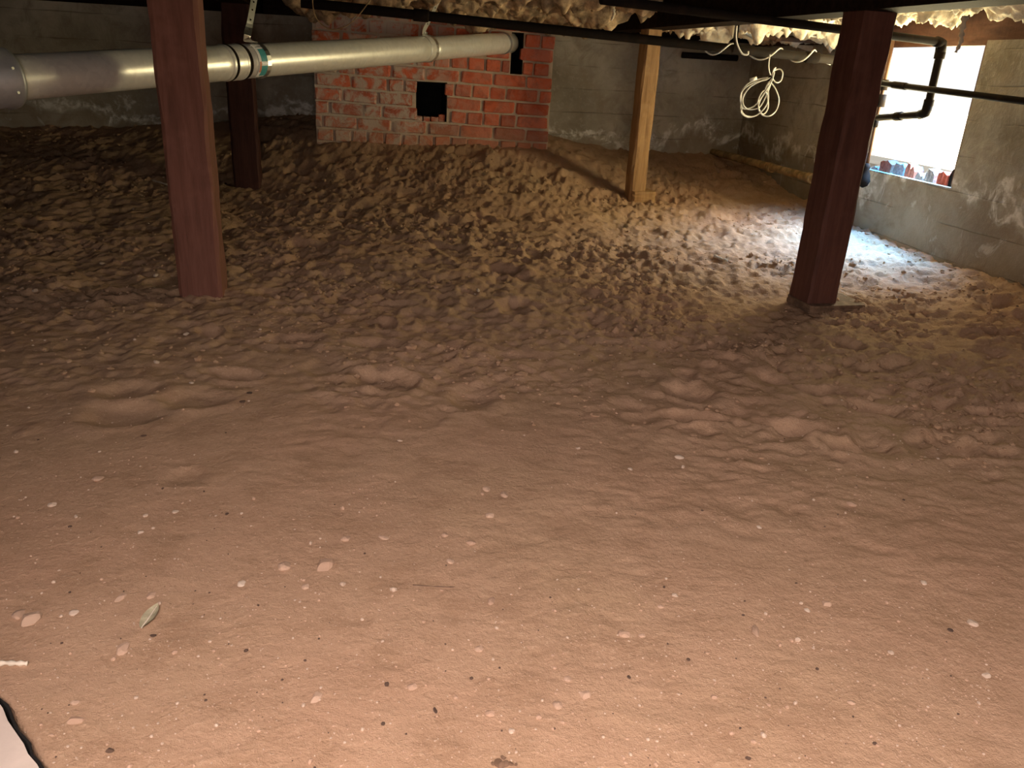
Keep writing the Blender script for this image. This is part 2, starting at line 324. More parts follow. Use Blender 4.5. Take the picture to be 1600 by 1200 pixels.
# the slab corner, its edge read as a line on the ground
SLAB = [onZ(px, py, 0.006) for px, py in [(-70, 1040), (-30, 1070), (0, 1094), (12, 1110), (20, 1130), (31, 1146), (45, 1166), (52, 1182), (66, 1198), (76, 1216), (100, 1250)]]
def slab_dist(x, y):   # signed distance to the edge polyline, negative on the slab's side
    best = np.full(x.shape, 9.0); sg = np.ones(x.shape)
    for p, q in zip(SLAB[:-1], SLAB[1:]):
        d = (q - p)[:2]; L = d @ d; t = np.clip(((x - p[0]) * d[0] + (y - p[1]) * d[1]) / L, 0, 1)
        ex = x - p[0] - t * d[0]; ey = y - p[1] - t * d[1]; r = np.hypot(ex, ey); c = d[0] * (y - p[1]) - d[1] * (x - p[0])
        u = r < best; best = np.where(u, r, best); sg = np.where(u, np.where(c > 0, 1, -1), sg)
    return best * sg
def floor_h(x, y):
    h = base_h(x, y)
    rough = sstep(1.35, 2.5, y + 0.25 * x + 0.5 * fbm(x, y, 1.7, 2)) * 0.93 + 0.07
    n = fbm(x, y, 3.0, 2) * 0.020 + fbm(x + 5, y, 8.0, 3) * 0.018
    wx = x + 0.05 * fbm(x, y, 5, 2); wy = y + 0.05 * fbm(x + 7, y, 5, 2)
    rid = 0.5 - np.abs(fbm(wx, wy * 1.5, 11, 4, 0.6)) * 1.6
    clump = sstep(-0.15, 0.25, fbm(x + 3, y + 1, 2.6, 2))
    n = n + (rid - 0.25) * 0.022 * (0.6 + 0.4 * clump) + fbm(x, y, 30, 3, 0.65) * 0.017 * (0.55 + 0.45 * clump)
    # raked furrows towards the right foreground
    fr = np.sin((x * 0.80 + y * 0.60) * 62 + 5 * fbm(x, y, 2.5, 2)) * 0.005 * sstep(-0.1, 0.3, fbm(x + 2, y + 8, 2.2, 2)) * sstep(0.35, 0.8, x) * sstep(0.95, 1.35, y) * sstep(2.6, 1.9, y)
    h = h + n * rough + fr
    for dx, dy, s, q, ang, d in dents:
        msk = (np.abs(x - dx) < 3 * s) & (np.abs(y - dy) < 3 * s)
        if not msk.any(): continue
        X = x[msk] - dx; Y = y[msk] - dy; u = (X * math.cos(ang) + Y * math.sin(ang)) / s; v = (-X * math.sin(ang) + Y * math.cos(ang)) / (s * q)
        r = np.sqrt(u * u + v * v); r = r * (1 + 0.5 * fbm(x[msk], y[msk], 14, 2)); h[msk] += d * (-np.exp(-(r / 0.8) ** 4) + 0.35 * np.exp(-((r - 1.15) / 0.3) ** 2))
    sd = slab_dist(x, y); near = (x < -0.3) & (y < 1.1)
    h = np.where(near, h - 0.05 * sstep(0.006, 0.0, sd), h)
    return h
def floor_at(x, y): return float(floor_h(np.array([float(x)]), np.array([float(y)]))[0])
def ground(px, py):            # where the line of sight through a pixel meets the dirt
    d = ray(px, py); t0, t1 = 0.5, 12.0; ts = np.linspace(t0, t1, 1200); Q = CAM[None] + d[None] * ts[:, None]
    hh = floor_h(Q[:, 0].copy(), Q[:, 1].copy()); i = int(np.argmax(Q[:, 2] < hh)); return np.array([Q[i, 0], Q[i, 1], hh[i]])
ys = [-1.6, -1.0, -0.5, 0.0, 0.3, 0.45]
while ys[-1] < 6.6: ys.append(ys[-1] + max(0.0045, 0.0042 * ys[-1]))
xs = np.concatenate([np.linspace(-4.6, -3.0, 50, endpoint=False), np.linspace(-3.0, 2.95, 760)])
ys = np.array(ys); GX, GY = np.meshgrid(xs, ys); GZ = floor_h(GX.ravel(), GY.ravel()).reshape(GX.shape)
nr, nc = GX.shape; me = bpy.data.meshes.new('floor'); me.vertices.add(nr * nc)
me.vertices.foreach_set('co', np.stack([GX, GY, GZ], -1).astype(np.float32).ravel())
ii = np.arange(nr * nc).reshape(nr, nc); q = np.stack([ii[:-1, :-1], ii[:-1, 1:], ii[1:, 1:], ii[1:, :-1]], -1).reshape(-1, 4)
me.loops.add(q.size); me.loops.foreach_set('vertex_index', q.ravel().astype(np.int32)); me.polygons.add(len(q))
me.polygons.foreach_set('loop_start', np.arange(0, q.size, 4, dtype=np.int32)); me.polygons.foreach_set('loop_total', np.full(len(q), 4, np.int32))
me.polygons.foreach_set('use_smooth', np.ones(len(q), bool)); me.update(); me.validate(); me.materials.append(M['dirt'])
link(bpy.data.objects.new('floor', me), 'floor', label='uneven brown dirt floor with footprints and loose clods', kind='structure')

# ------------------------------------------------------------------ walls
T = 0.22; ZT = 1.05
b_ = MB(); b_.hbox(A_L - T, A_R + T, B_B, B_B + T, -0.2, 1.02)
b_.build('wall_back', M['concrete'], kind='structure', label='grey board-marked concrete foundation wall with white salt stains')
b_ = MB()
b_.hbox(A_R, A_R + T, B_F - T, WIN_B0, -0.2, 1.0); b_.add([H(a, b, z) for a in (A_R, A_R + T) for b in ((WIN_B1 if a == A_R else WIN_B1 + 0.40), B_B) for z in (-0.2, 1.0)], BOXF); b_.add([H(a, b, z) for a in (A_R, A_R + T) for b in (WIN_B0, (WIN_B1 if a == A_R else WIN_B1 + 0.40)) for z in (-0.2, WIN_Z0 - 0.03)], BOXF)
b_.build('wall_right', M['concrete'], kind='structure', label='stained plastered concrete wall around the bright window opening')
MB().hbox(A_L - T, A_L, B_F - T, B_B, -0.2, 1.3).build('wall_left', M['concrete'], kind='structure', label='dark concrete foundation wall in deep shade')
MB().hbox(A_L, -0.60, B_F - T, B_F, -0.2, 1.3).hbox(0.60, A_R, B_F - T, B_F, -0.2, 1.3).hbox(-0.60, 0.60, B_F - T, B_F, -0.2, 0.36).hbox(-0.60, 0.60, B_F - T, B_F, 0.96, 1.3).hbox(-0.60, 0.60, B_F - T - 0.03, B_F - T, 0.3, 1.0).build('wall_front', M['concrete'], kind='structure', label='concrete foundation wall near the access hatch')  # opening added to hold the unseen fill lamp, closed at its back
# sill plates on the walls close the gap up to the joists
MB().hbox(A_R + 0.015, A_R + T, B_F, B_B + T, 1.0, 1.30).build('trim_1', M['sill'], kind='structure', label='reddish wooden sill plate above the window')
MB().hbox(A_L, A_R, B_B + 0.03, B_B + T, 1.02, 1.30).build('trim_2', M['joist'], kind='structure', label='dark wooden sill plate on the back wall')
# ceiling: subfloor with the access hatch, joists, girders
ce = MB(); HA0, HA1, HB0, HB1 = -0.55, 0.50, -0.95, 0.12
ce.hbox(A_L, A_R + T, HB1, B_B + T, 1.30, 1.33); ce.hbox(A_L, A_R + T, B_F, HB0, 1.30, 1.33); ce.hbox(A_L, HA0, HB0, HB1, 1.30, 1.33); ce.hbox(HA1, A_R + T, HB0, HB1, 1.30, 1.33)
ce.hbox(HA0 - .03, HA1 + .03, HB0 - .03, HB1 + .03, 1.50, 1.53); ce.hbox(HA0 - .03, HA0, HB0, HB1, 1.33, 1.50); ce.hbox(HA1, HA1 + .03, HB0, HB1, 1.33, 1.50); ce.hbox(HA0, HA1, HB0 - .03, HB0, 1.33, 1.50); ce.hbox(HA0, HA1, HB1, HB1 + .03, 1.33, 1.50)  # closed box added above the hatch to keep sky light out
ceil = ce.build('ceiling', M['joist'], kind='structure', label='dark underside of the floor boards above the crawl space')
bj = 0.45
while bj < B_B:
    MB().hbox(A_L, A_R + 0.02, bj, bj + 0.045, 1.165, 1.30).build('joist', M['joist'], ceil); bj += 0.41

# girders carried by the posts
PL = toab(onZ(307, 465, 0.0) + np.array([0, 0.07, 0])); P2 = toab(onY(382, 290, 4.5) + np.array([0, 0.07, 0]))
P4 = toab(onZ(1271, 478, 0.0) + np.array([0, 0.02, 0])); P3 = toab(onY(992, 312, 4.9) + np.array([0, 0.04, 0]))
def girder(p, q, b0, b1, wd, z0, z1):
    f = lambda b: p[0] + (q[0] - p[0]) * (b - p[1]) / (q[1] - p[1])
    V = [H(f(b) + s, b, z) for s in (-wd, wd) for b in (b0, b1) for z in (z0, z1)]
    return mesh('girder', V, BOXF, M['joist'], ceil)
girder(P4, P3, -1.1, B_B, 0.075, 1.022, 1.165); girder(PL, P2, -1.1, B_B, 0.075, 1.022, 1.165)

# ------------------------------------------------------------------ posts
def timber(name, p, wa, wb, z0, z1, mat, parent, seed, wob=0.003, lean=(0, 0), rot=0.0):
    # squared timber with eased, slightly worn corners
    r = np.random.default_rng(seed); n = 26; V = []; Fc = []; c = 0.010
    sec = []
    for sx, sy in ((-1, -1), (1, -1), (1, 1), (-1, 1)):
        xx, yy = sx * wa / 2, sy * wb / 2
        pts = [(xx, yy - sy * c), (xx - sx * c, yy)]
        if sx * sy < 0: pts = pts[::-1]
        sec += pts
    m_ = len(sec); nz = r.normal(0, 1, (n + 3, m_, 2)); nz = (nz[:-2] + nz[1:-1] + nz[2:]) / 3
    cr, sr = math.cos(rot), math.sin(rot)
    for i in range(n + 1):
        t = i / n; z = z0 + (z1 - z0) * t
        for j, (x, y) in enumerate(sec):
            x2 = x + wob * nz[i, j, 0]; y2 = y + wob * nz[i, j, 1]
            V.append(H(p[0] + x2 * cr - y2 * sr + lean[0] * t, p[1] + x2 * sr + y2 * cr + lean[1] * t, z))
    for i in range(n):
        for j in range(m_):
            k = (j + 1) % m_; Fc.append((i * m_ + j, i * m_ + k, (i + 1) * m_ + k, (i + 1) * m_ + j))
    Fc.append(tuple(range(m_))[::-1]); Fc.append(tuple(n * m_ + j for j in range(m_)))
    return mesh(name, V, Fc, mat, parent)
def post(p, wa, wb, mat, lab, seed, lean=(0, 0), rot=0.0, zb=None, pad=None):
    zb = floor_at(*H(p[0], p[1], 0)[:2]) if zb is None else zb
    e = empty('support_post', H(p[0], p[1], zb), lab, 'post', 'wooden posts under the girders')
    timber('shaft', p, wa, wb, zb - 0.05, 1.022, mat, e, seed, lean=lean, rot=rot)
    if pad:
        pw, pd, ph, pm, off = pad
        timber('base_pad', (p[0] + off[0], p[1] + off[1]), pw, pd, zb - 0.03, zb + ph, pm, e, seed + 9, wob=0.002, rot=rot)
    return e
post(PL, 0.142, 0.142, M['redwood'], 'thick reddish brown wooden post nearest the left, in front of the duct', 3, rot=math.radians(3))
post(P2, 0.142, 0.145, M['deep_shade_wood'], 'dark wooden post in deep shade behind the metal duct', 5, rot=math.radians(3))
post(P3, 0.098, 0.098, M['fir'], 'slim golden brown post on a small pad before the concrete wall', 7, rot=math.radians(6), zb=0.075, pad=(0.15, 0.14, 0.055, M['fir'], (0.035, 0.0)))
post(P4, 0.125, 0.135, M['shaded_redwood'], 'dark heavy wooden post on the right, beside the bright window', 9, rot=math.radians(5), pad=(0.24, 0.17, 0.022, M['dusty_wood'], (0.05, -0.01)))

# ------------------------------------------------------------------ brick chimney base
CB = 5.20
sl = toab(onB(492, 150, CB))[0]; sr_ = toab(onB(861, 150, CB))[0]; smid = (sl + sr_) / 2
tilt = lambda s: -0.030 * (s - smid)
ch = empty('brick_chimney', H(smid, CB, 0.2), 'red brick chimney base with whitened left half and a square cleanout hole', 'chimney')
def rect(x0, y0, x1, y1):
    p = toab(onB(x0, y1, CB)); q_ = toab(onB(x1, y0, CB)); return (p[0], q_[0], p[2], q_[2])
hole = rect(650, 135, 699, 183); hole = (hole[0], hole[1], hole[2] + 0.01, hole[3])
slot = rect(797, 48, 820, 122)
hz_ref = toab(onB(790, 147, CB))[2] - tilt(toab(onB(790, 147, CB))[0])
PITCHZ = 0.079; z_first = hz_ref - 5 * PITCHZ; ncourse = 13
snap = lambda z, s: z_first + PITCHZ * (round((z - tilt(s) - z_first) / PITCHZ - 0.5) + 0.5) + tilt(s)
hole = (hole[0], hole[1], snap(hole[2], (hole[0] + hole[1]) / 2) + 0.002, snap(hole[3], (hole[0] + hole[1]) / 2) - 0.004); rub_z = hole[2]
slot = (slot[0], slot[1], snap(slot[2], slot[0]), snap(slot[3], slot[0]))
# mortar core with both openings
sbk = sorted([sl, sr_, hole[0], hole[1], slot[0], slot[1]]); zt = 1.06
mb = MB(); zb_ = sorted([0.1, hole[2], hole[3], slot[2], slot[3], zt])
for i in range(5):
    for j in range(5):
        sc_, zc = (sbk[i] + sbk[i + 1]) / 2, (zb_[j] + zb_[j + 1]) / 2
        inh = hole[0] < sc_ < hole[1] and hole[2] < zc < hole[3]; ins = slot[0] < sc_ < slot[1] and slot[2] < zc < slot[3]
        mb.hbox(sbk[i], sbk[i + 1], CB + (0.40 if inh or ins else 0.010), CB + 0.52, zb_[j], zb_[j + 1])
mb.build('mortar_core', M['mortar'], ch)
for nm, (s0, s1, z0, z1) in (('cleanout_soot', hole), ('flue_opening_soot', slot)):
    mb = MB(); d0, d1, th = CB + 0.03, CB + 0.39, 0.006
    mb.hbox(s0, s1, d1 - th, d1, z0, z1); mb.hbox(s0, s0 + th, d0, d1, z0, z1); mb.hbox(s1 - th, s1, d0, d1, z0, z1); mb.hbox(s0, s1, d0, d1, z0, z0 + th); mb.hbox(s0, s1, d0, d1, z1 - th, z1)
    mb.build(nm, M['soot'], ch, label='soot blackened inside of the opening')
# shared worn brick meshes, unit size
def brick_mesh(seed):
    r = np.random.default_rng(seed); bm = bmesh.new(); bmesh.ops.create_cube(bm, size=1.0)
    bmesh.ops.bevel(bm, geom=list(bm.edges), offset=0.06, segments=1, affect='EDGES')
    for v in bm.verts: v.co += Vector((r.normal(0, 0.018), r.normal(0, 0.03), r.normal(0, 0.028)))
    me = bpy.data.meshes.new('brick'); bm.to_mesh(me); bm.free(); me.materials.append(M['brick']); return me
BR = [brick_mesh(s) for s in range(10)]
def put_brick(s0, s1, z0, z1, proud):
    o = bpy.data.objects.new('brick', BR[random.randrange(len(BR))])
    s = (s0 + s1) / 2; d = 0.085
    o.location = H(s, CB - proud + d / 2, (z0 + z1) / 2 + tilt(s)); o.scale = (s1 - s0, d, z1 - z0)
    o.rotation_euler = (random.gauss(0, 0.012), 0.030 + random.gauss(0, 0.012), TH + random.gauss(0, 0.015)); link(o, 'brick', ch)
for i in range(4):      # crumbled brick left in the bottom of the hole
    wd = (hole[1] - hole[0]) / 4; x0 = hole[0] + wd * i; put_brick(x0, x0 + wd * random.uniform(0.8, 1.0), rub_z - tilt(x0) - 0.01, rub_z - tilt(x0) + random.uniform(0.025, 0.045), random.uniform(-0.03, -0.005))
J = 0.013
for c in range(ncourse):
    z0 = z_first + c * PITCHZ - PITCHZ / 2 + J / 2; z1 = z0 + PITCHZ - J; head = (c % 2 == 1)
    s = sl + (0.0 if head else -0.05) + random.uniform(-0.02, 0.02)
    while s < sr_ - 0.02:
        L = (0.104 if head else 0.212); 
        if random.random() < 0.14: L = 0.104 if not head else 0.212
        L += random.uniform(-0.008, 0.008); segs = [(max(s, sl), min(s + L - J, sr_))]
        for hs0, hs1, hz0, hz1 in (hole, slot):
            zc = (z0 + z1) / 2 + tilt(s)
            if hz0 - 0.01 < zc < hz1 + 0.01:
                ns = []
                for x0, x1 in segs:
                    if x1 <= hs0 or x0 >= hs1: ns.append((x0, x1))
                    else:
                        if x0 < hs0: ns.append((x0, hs0 + random.uniform(-0.012, 0.018)))
                        if x1 > hs1: ns.append((hs1 - random.uniform(-0.012, 0.018), x1))
                segs = ns
        for x0, x1 in segs:
            if x1 - x0 < 0.03: continue
            if z1 + tilt(s) < floor_at(*H((x0 + x1) / 2, CB - 0.02, 0)[:2]) - 0.03: continue
            pier = x0 >= slot[1] - 0.005 and c >= 6
            put_brick(x0, x1, z0, z1, random.uniform(-0.001, 0.006) + (0.018 if pier else 0))
        s += L

# ------------------------------------------------------------------ galvanised duct
D0 = onY(-2, 123, 2.40); D1 = onY(797, 67, 5.32)
def dpt(px):   # point on the duct axis seen at a pixel column
    best = min((abs((800 + FPX * ((lerp(D0, D1, t) - CAM) @ _R) / ((lerp(D0, D1, t) - CAM) @ _F)) - px), t) for t in np.linspace(-0.1, 1.05, 1200)); return best[1]
RD = 0.063
du = empty('vent_duct', lerp(D0, D1, 0.5) - np.array([0, 0, RD]), 'long round galvanised steel duct running to the brick chimney', 'duct')
def dtube(name, t0, t1, r, mat, n=40, seg=12, prof=None):
    P = [lerp(D0, D1, t0 + (t1 - t0) * i / seg) for i in range(seg + 1)]
    rs = [r + (prof(i / seg) if prof else 0) for i in range(seg + 1)]
    V, Fc = tube(P, rs, n); return mesh(name, V, Fc, mat, du, smooth=True)
tj = dpt(362); tj2 = dpt(664)
dtube('pipe_section', -0.03, tj, RD, M['galv']); dtube('pipe_section', tj, tj2, RD * 0.985, M['galv']); dtube('pipe_section', tj2, 1.0, RD * 0.94, M['galv'])
bead = lambda u: 0.004 * math.sin(math.pi * u)
for px in (349, 352.5, 370, 373.5): t = dpt(px); dtube('crimp_bead', t - 0.0035, t + 0.0035, RD + 0.0005, M['galv'] if px in (349, 370) else M['iron'], prof=lambda u: 0.0022 * math.sin(math.pi * u))
dtube('coupling_band', tj - 0.012, tj + 0.012, RD + 0.0012, M['galv'], prof=lambda u: 0.0008 * math.sin(math.pi * u))
dtube('coupling_band', tj2 - 0.010, tj2 + 0.004, RD + 0.0015, M['galv'])
dtube('end_collar', 0.965, 0.972, RD * 0.94 + 0.003, M['greymetal'])
# the printed label wrapped on the duct
ax = (D1 - D0) / np.linalg.norm(D1 - D0); LEN = np.linalg.norm(D1 - D0)
toc = -(lerp(D0, D1, tj) - CAM); toc -= ax * (toc @ ax); toc /= np.linalg.norm(toc); sid = np.cross(ax, toc)
if sid[2] < 0: sid = -sid
def wrap(name, t0, t1, a0, a1, r, mat, parent):
    V = []; Fc = []; n = 14
    for i in range(n + 1):
        th = math.radians(a0 + (a1 - a0) * i / n)
        for t in (t0, t1):
            for rr in (r, r + 0.0007): V.append(lerp(D0, D1, t) + rr * (math.cos(th) * toc + math.sin(th) * sid))
    for i in range(n):
        k = i * 4; Fc += [(k, k + 2, k + 6, k + 4), (k + 1, k + 5, k + 7, k + 3), (k, k + 4, k + 5, k + 1), (k + 2, k + 3, k + 7, k + 6)]
    Fc += [(0, 1, 3, 2), (n * 4, n * 4 + 2, n * 4 + 3, n * 4 + 1)]
    return mesh(name, V, Fc, mat, parent, smooth=False)
tl0, tl1 = dpt(385), dpt(403)
lb = wrap('label', tl0, tl1, -62, 62, RD + 0.001, M['paper'], du); lb['label'] = 'white and teal printed sticker'
tm = tl0 + (tl1 - tl0) * 0.22; te = tl0 + (tl1 - tl0) * 0.86
wrap('print_block', tm, te, -4, 38, RD + 0.0018, M['teal'], lb); wrap('print_block', tm, te, -56, -18, RD + 0.0018, M['teal'], lb); 
wrap('print_stripe', tl0 + (tl1 - tl0) * 0.05, tm - 0.0006, -40, -4, RD + 0.0018, M['orange'], lb); wrap('print_stripe', tm, te, -13, -9, RD + 0.0018, M['greymetal'], lb); wrap('print_stripe', tm, te, 46, 49, RD + 0.0018, M['greymetal'], lb)
# larger fitting where the duct leaves the picture
ft = empty('duct_fitting', D0 - ax * 0.10 - np.array([0, 0, 0.1]), 'wide grey steel duct fitting at the left end of the round duct', 'duct fitting')
c0 = lerp(D0, D1, dpt(13)); V, Fc = tube([c0 - ax * 0.34, c0 - ax * 0.02, c0 - ax * 0.012, c0], [0.080, 0.080, 0.086, 0.083], 40); mesh('sleeve', V, Fc, M['greymetal'], ft, smooth=True)
c1 = c0 - ax * 0.12 + HV * 0.02; V, Fc = tube([c1 + np.array([0, 0, 0.03]), c1 + np.array([0, 0, 0.20]), c1 + np.array([0, 0, 0.45])], 0.078, 40); mesh('riser', V, Fc, M['white'], ft, smooth=True)
for an in (0.3, -0.5):
    cc = c0 - ax * 0.03 + 0.083 * (math.cos(an) * toc + math.sin(an) * sid); V, Fc = tube([cc, cc + toc * 0.004], 0.004, 8); mesh('screw', V, Fc, M['strap'], ft)

# hanger straps
def ribbon(P, wv, w_, th):
    P, fr = frames(P); V = []; Fc = []
    for p, (t, a, b) in zip(P, fr):
        wd = np.asarray(wv, float); wd = wd - t * (wd @ t); wd /= np.linalg.norm(wd); nn = np.cross(t, wd)
        for s in (-1, 1):
            for q_ in (0, 1): V.append(p + wd * s * w_ / 2 + nn * q_ * th)
    for i in range(len(P) - 1):
        k = i * 4; Fc += [(k, k + 4, k + 6, k + 2), (k + 1, k + 3, k + 7, k + 5), (k, k + 1, k + 5, k + 4), (k + 2, k + 6, k + 7, k + 3)]
    n = (len(P) - 1) * 4; Fc += [(0, 2, 3, 1), (n, n + 1, n + 3, n + 2)]
    return V, Fc
def hanger(pxd, top, kink, lab):
    t = dpt(pxd); c = lerp(D0, D1, t); up = np.array([0, 0, 1.0]); up = up - ax * (up @ ax); up /= np.linalg.norm(up)
    sd = np.cross(ax, up)
    if sd @ toc < 0: sd = -sd
    r = RD + 0.0022; P = []
    for i in range(0, 21):
        th = math.radians(100 - 325 * i / 20); P.append(c + r * (math.cos(th) * sd + math.sin(th) * up))
    e = empty('hanger_strap', c + up * r, lab, 'strap', 'straps holding the duct')
    V, Fc = ribbon(P, ax, 0.022, 0.0014); mesh('loop', V, Fc, M['strap'], e, smooth=False)
    P = spline([c + r * up * 1.0 - sd * 0.002, kink, lerp(kink, top, 0.35), top, lerp(kink, top, 1.5)], 6)
    V, Fc = ribbon(P, ax, 0.026, 0.0014); s_ = mesh('tail', V, Fc, M['strap'], e)
    for f in (0.25, 0.5, 0.75, 0.95):
        h_ = lerp(kink, top, f); d = CAM - h_; d /= np.linalg.norm(d); V, Fc = tube([h_ - d * 0.001, h_ + d * 0.0028], 0.0032, 8); mesh('strap_hole', V, Fc, M['iron'], s_)
hanger(401, onY(397, 0, 3.12), onY(386, 62, 3.03), 'bright perforated metal hanger strap by the teal label')
hanger(668, onY(686, 0, 4.55), onY(662, 50, 4.42), 'metal hanger strap on the duct near the brick chimney')

# ------------------------------------------------------------------ pipes
def pipe(name, P, r, mat, lab, cat='pipe', fittings=(), smooth_pts=None, group=None):
    P = [np.asarray(p) for p in P]; e = empty(name, P[0], lab, cat, group)
    V, Fc = tube(P if smooth_pts is None else spline(P, smooth_pts), r, 14); mesh('pipe_run', V, Fc, mat, e, smooth=True)
    for (p, d, L, rr) in fittings:
        d = np.asarray(d, float); d /= np.linalg.norm(d); V, Fc = tube([p - d * L / 2, p - d * L * 0.42, p + d * L * 0.42, p + d * L / 2], [rr * 0.94, rr, rr, rr * 0.94], 14); mesh('coupling', V, Fc, mat, e, smooth=True)
    return e
pa0, pa1, pa2 = onB(470, 4, 4.02), onB(900, 50, 4.05), onB(1325, 96, 4.05)
pipe('drain_pipe', [pa0, lerp(pa0, pa1, 0.5), pa1, lerp(pa1, pa2, 0.5), pa2], 0.0215, M['iron'], 'long black iron pipe passing in front of the slim post and chimney', fittings=[(lerp(pa0, pa1, 0.42), pa1 - pa0, 0.07, 0.027), (lerp(pa1, pa2, 0.86), pa2 - pa1, 0.07, 0.027)])
# pipe that runs under the girder and drops in front of the window
q0, q1, q2 = onB(940, -1, 3.0), onB(1320, 45, 3.0), onB(1470, 66, 3.0)
q2 = onA(1473, 66, A_R - 0.10); q1 = lerp(q0, q2, 0.72); q3 = onA(1442, 178, A_R - 0.10); q3 = np.array([q2[0], q2[1], q3[2]]); q4 = onA(1372, 184, A_R - 0.10)
rr = 0.017; k = 0.05
def corner(p, q_, r_, d=0.045):
    u = (p - q_) / np.linalg.norm(p - q_); v = (r_ - q_) / np.linalg.norm(r_ - q_); return [q_ + u * d, q_ + u * d * 0.45 + v * d * 0.08, q_ + u * d * 0.12 + v * d * 0.12, q_ + v * d * 0.45 + u * d * 0.08, q_ + v * d]
P = [q0, q1] + corner(q1, q2, q3) + corner(q2, q3, q4) + [q4]
e = pipe('gas_pipe', P, rr, M['iron'], 'dark iron pipe bending down in front of the bright window', fittings=[(q2 - np.array([0, 0, 0.055]), (0, 0, 1), 0.03, 0.023), (q3 + np.array([0, 0, 0.05]), (0, 0, 1), 0.03, 0.022), (lerp(q3, q4, 0.55), q4 - q3, 0.05, 0.022), (lerp(q0, q1, 0.93), q1 - q0, 0.03, 0.021)])
V, Fc = tube(corner(q1, q2, q3), 0.0225, 14); mesh('elbow', V, Fc, M['iron'], e, smooth=True)
V, Fc = tube(corner(q2, q3, q4), 0.0215, 14); mesh('elbow', V, Fc, M['iron'], e, smooth=True)
# level pipe across the window, along the wall
c0_, c1_ = onA(1352, 127, A_R - 0.16), onA(1640, 163, A_R - 0.16)
pipe('water_pipe', [c0_, lerp(c0_, c1_, 0.5), c1_, lerp(c0_, c1_, 1.8)], 0.0135, M['iron'], 'thin dark pipe crossing the window level and continuing right along the wall', fittings=[(lerp(c0_, c1_, 0.24), c1_ - c0_, 0.11, 0.0165)])
# low pipe along the right wall with its trap
d0_, d1_ = onA(1058, 224, A_R - 0.22), onA(1285, 283, A_R - 0.13); d2_ = onA(1325, 293, A_R - 0.13)
dp = pipe('waste_pipe', [d0_, lerp(d0_, d1_, 0.5) + np.array([0, 0, 0.006]), d1_, d2_], 0.024, M['tan'], 'dusty tan pipe low along the wall left of the heavy dark post', fittings=[(lerp(d0_, d1_, 0.72), d1_ - d0_, 0.05, 0.030), (lerp(d0_, d1_, 0.94), d1_ - d0_, 0.05, 0.030)])
# stand pipe with a bulbous valve beside the window
s0_ = onA(1390, 90, A_R - 0.09); s1_ = onA(1357, 262, A_R - 0.09); s1_ = np.array([s0_[0], s0_[1], s1_[2]])
def px_of(P_): q_ = np.asarray(P_) - CAM; return 800 + FPX * (q_ @ _R) / (q_ @ _F), 600 - FPX * (q_ @ _U) / (q_ @ _F)
sp = empty('stand_pipe', s1_ - np.array([0, 0, 0.1]), 'thin upright pipe with a round valve between dark post and window', 'pipe')
V, Fc = tube([s0_ + np.array([0, 0, 0.1]), s1_], 0.008, 10); mesh('pipe_run', V, Fc, M['rust'], sp, smooth=True)
zz = [0.02, 0.0, -0.015, -0.04, -0.07, -0.095, -0.105]; rv = [0.012, 0.020, 0.016, 0.026, 0.032, 0.022, 0.004]
V, Fc = tube([s1_ + np.array([0, 0, z]) for z in zz], rv, 16); mesh('valve_body', V, Fc, M['iron'], sp, smooth=True)
for dz, r_, l_ in ((0.38, 0.020, 0.05), (0.30, 0.024, 0.06), (0.20, 0.014, 0.04)):
    V, Fc = tube([s1_ + np.array([0, 0, dz]), s1_ + np.array([0, 0, dz + l_])], r_, 12); mesh('fitting', V, Fc, M['iron'], sp, smooth=True)
# rusty pipe with couplings high in the corner, pale board, short black stub
f0, f1 = onB(1178, 56, 4.6), onB(1330, 68, 4.6); fd = f1 - f0
pipe('rusty_pipe', [f0, lerp(f0, f1, 0.5), f1], 0.016, M['rust'], 'short rusty pipe under the yellow insulation above the cable coil', fittings=[(lerp(f0, f1, 0.10), fd, 0.05, 0.024), (lerp(f0, f1, 0.24), fd, 0.03, 0.021)])
g0, g1 = onB(1148, 38, 4.55), onB(1183, 57, 4.6); V, Fc = tube([g0, g1], 0.022, 14)
mesh('conduit', V, Fc, M['greymetal'], smooth=True, label='short grey metal conduit sloping beside the iron pipe hanger', cat='conduit')
st0, st1 = onB(1066, 86, 5.68), onB(1152, 91, 5.68); V, Fc = tube([st0, st1], 0.020, 12)
mesh('pipe_stub', V, Fc, M['iron'], smooth=True, label='black pipe stub against the concrete wall near the corner', cat='pipe')
bd = [onB(x, y, 4.9) for x, y in ((1236, 70), (1315, 74), (1318, 88), (1262, 80))]
V = bd + [p + HV * 0.02 + np.array([0, 0, 0.004]) for p in bd]
mesh('loose_board', V, [(0, 1, 2, 3), (7, 6, 5, 4), (0, 4, 5, 1), (1, 5, 6, 2), (2, 6, 7, 3), (3, 7, 4, 0)], M['bone'], label='pale board lying above the iron pipe by the heavy post', cat='board')
# iron hanger of the drain pipe
hx = onB(1147, 74, 4.05); hg = empty('pipe_hanger', hx, 'dark iron hanger hook holding the long black pipe', 'hanger')
V, Fc = ribbon([hx + np.array([0, 0, 0.27]), hx + np.array([0, 0, 0.1]), hx + np.array([0, 0, 0.03])], HU, 0.022, 0.004); mesh('rod', V, Fc, M['iron'], hg)
V, Fc = ribbon([hx + 0.025 * (math.cos(t) * HV + math.sin(t) * np.array([0, 0, 1.0])) for t in np.linspace(math.pi / 2, math.pi / 2 + 2 * math.pi, 18)], HU, 0.024, 0.004); mesh('ring', V, Fc, M['iron'], hg)

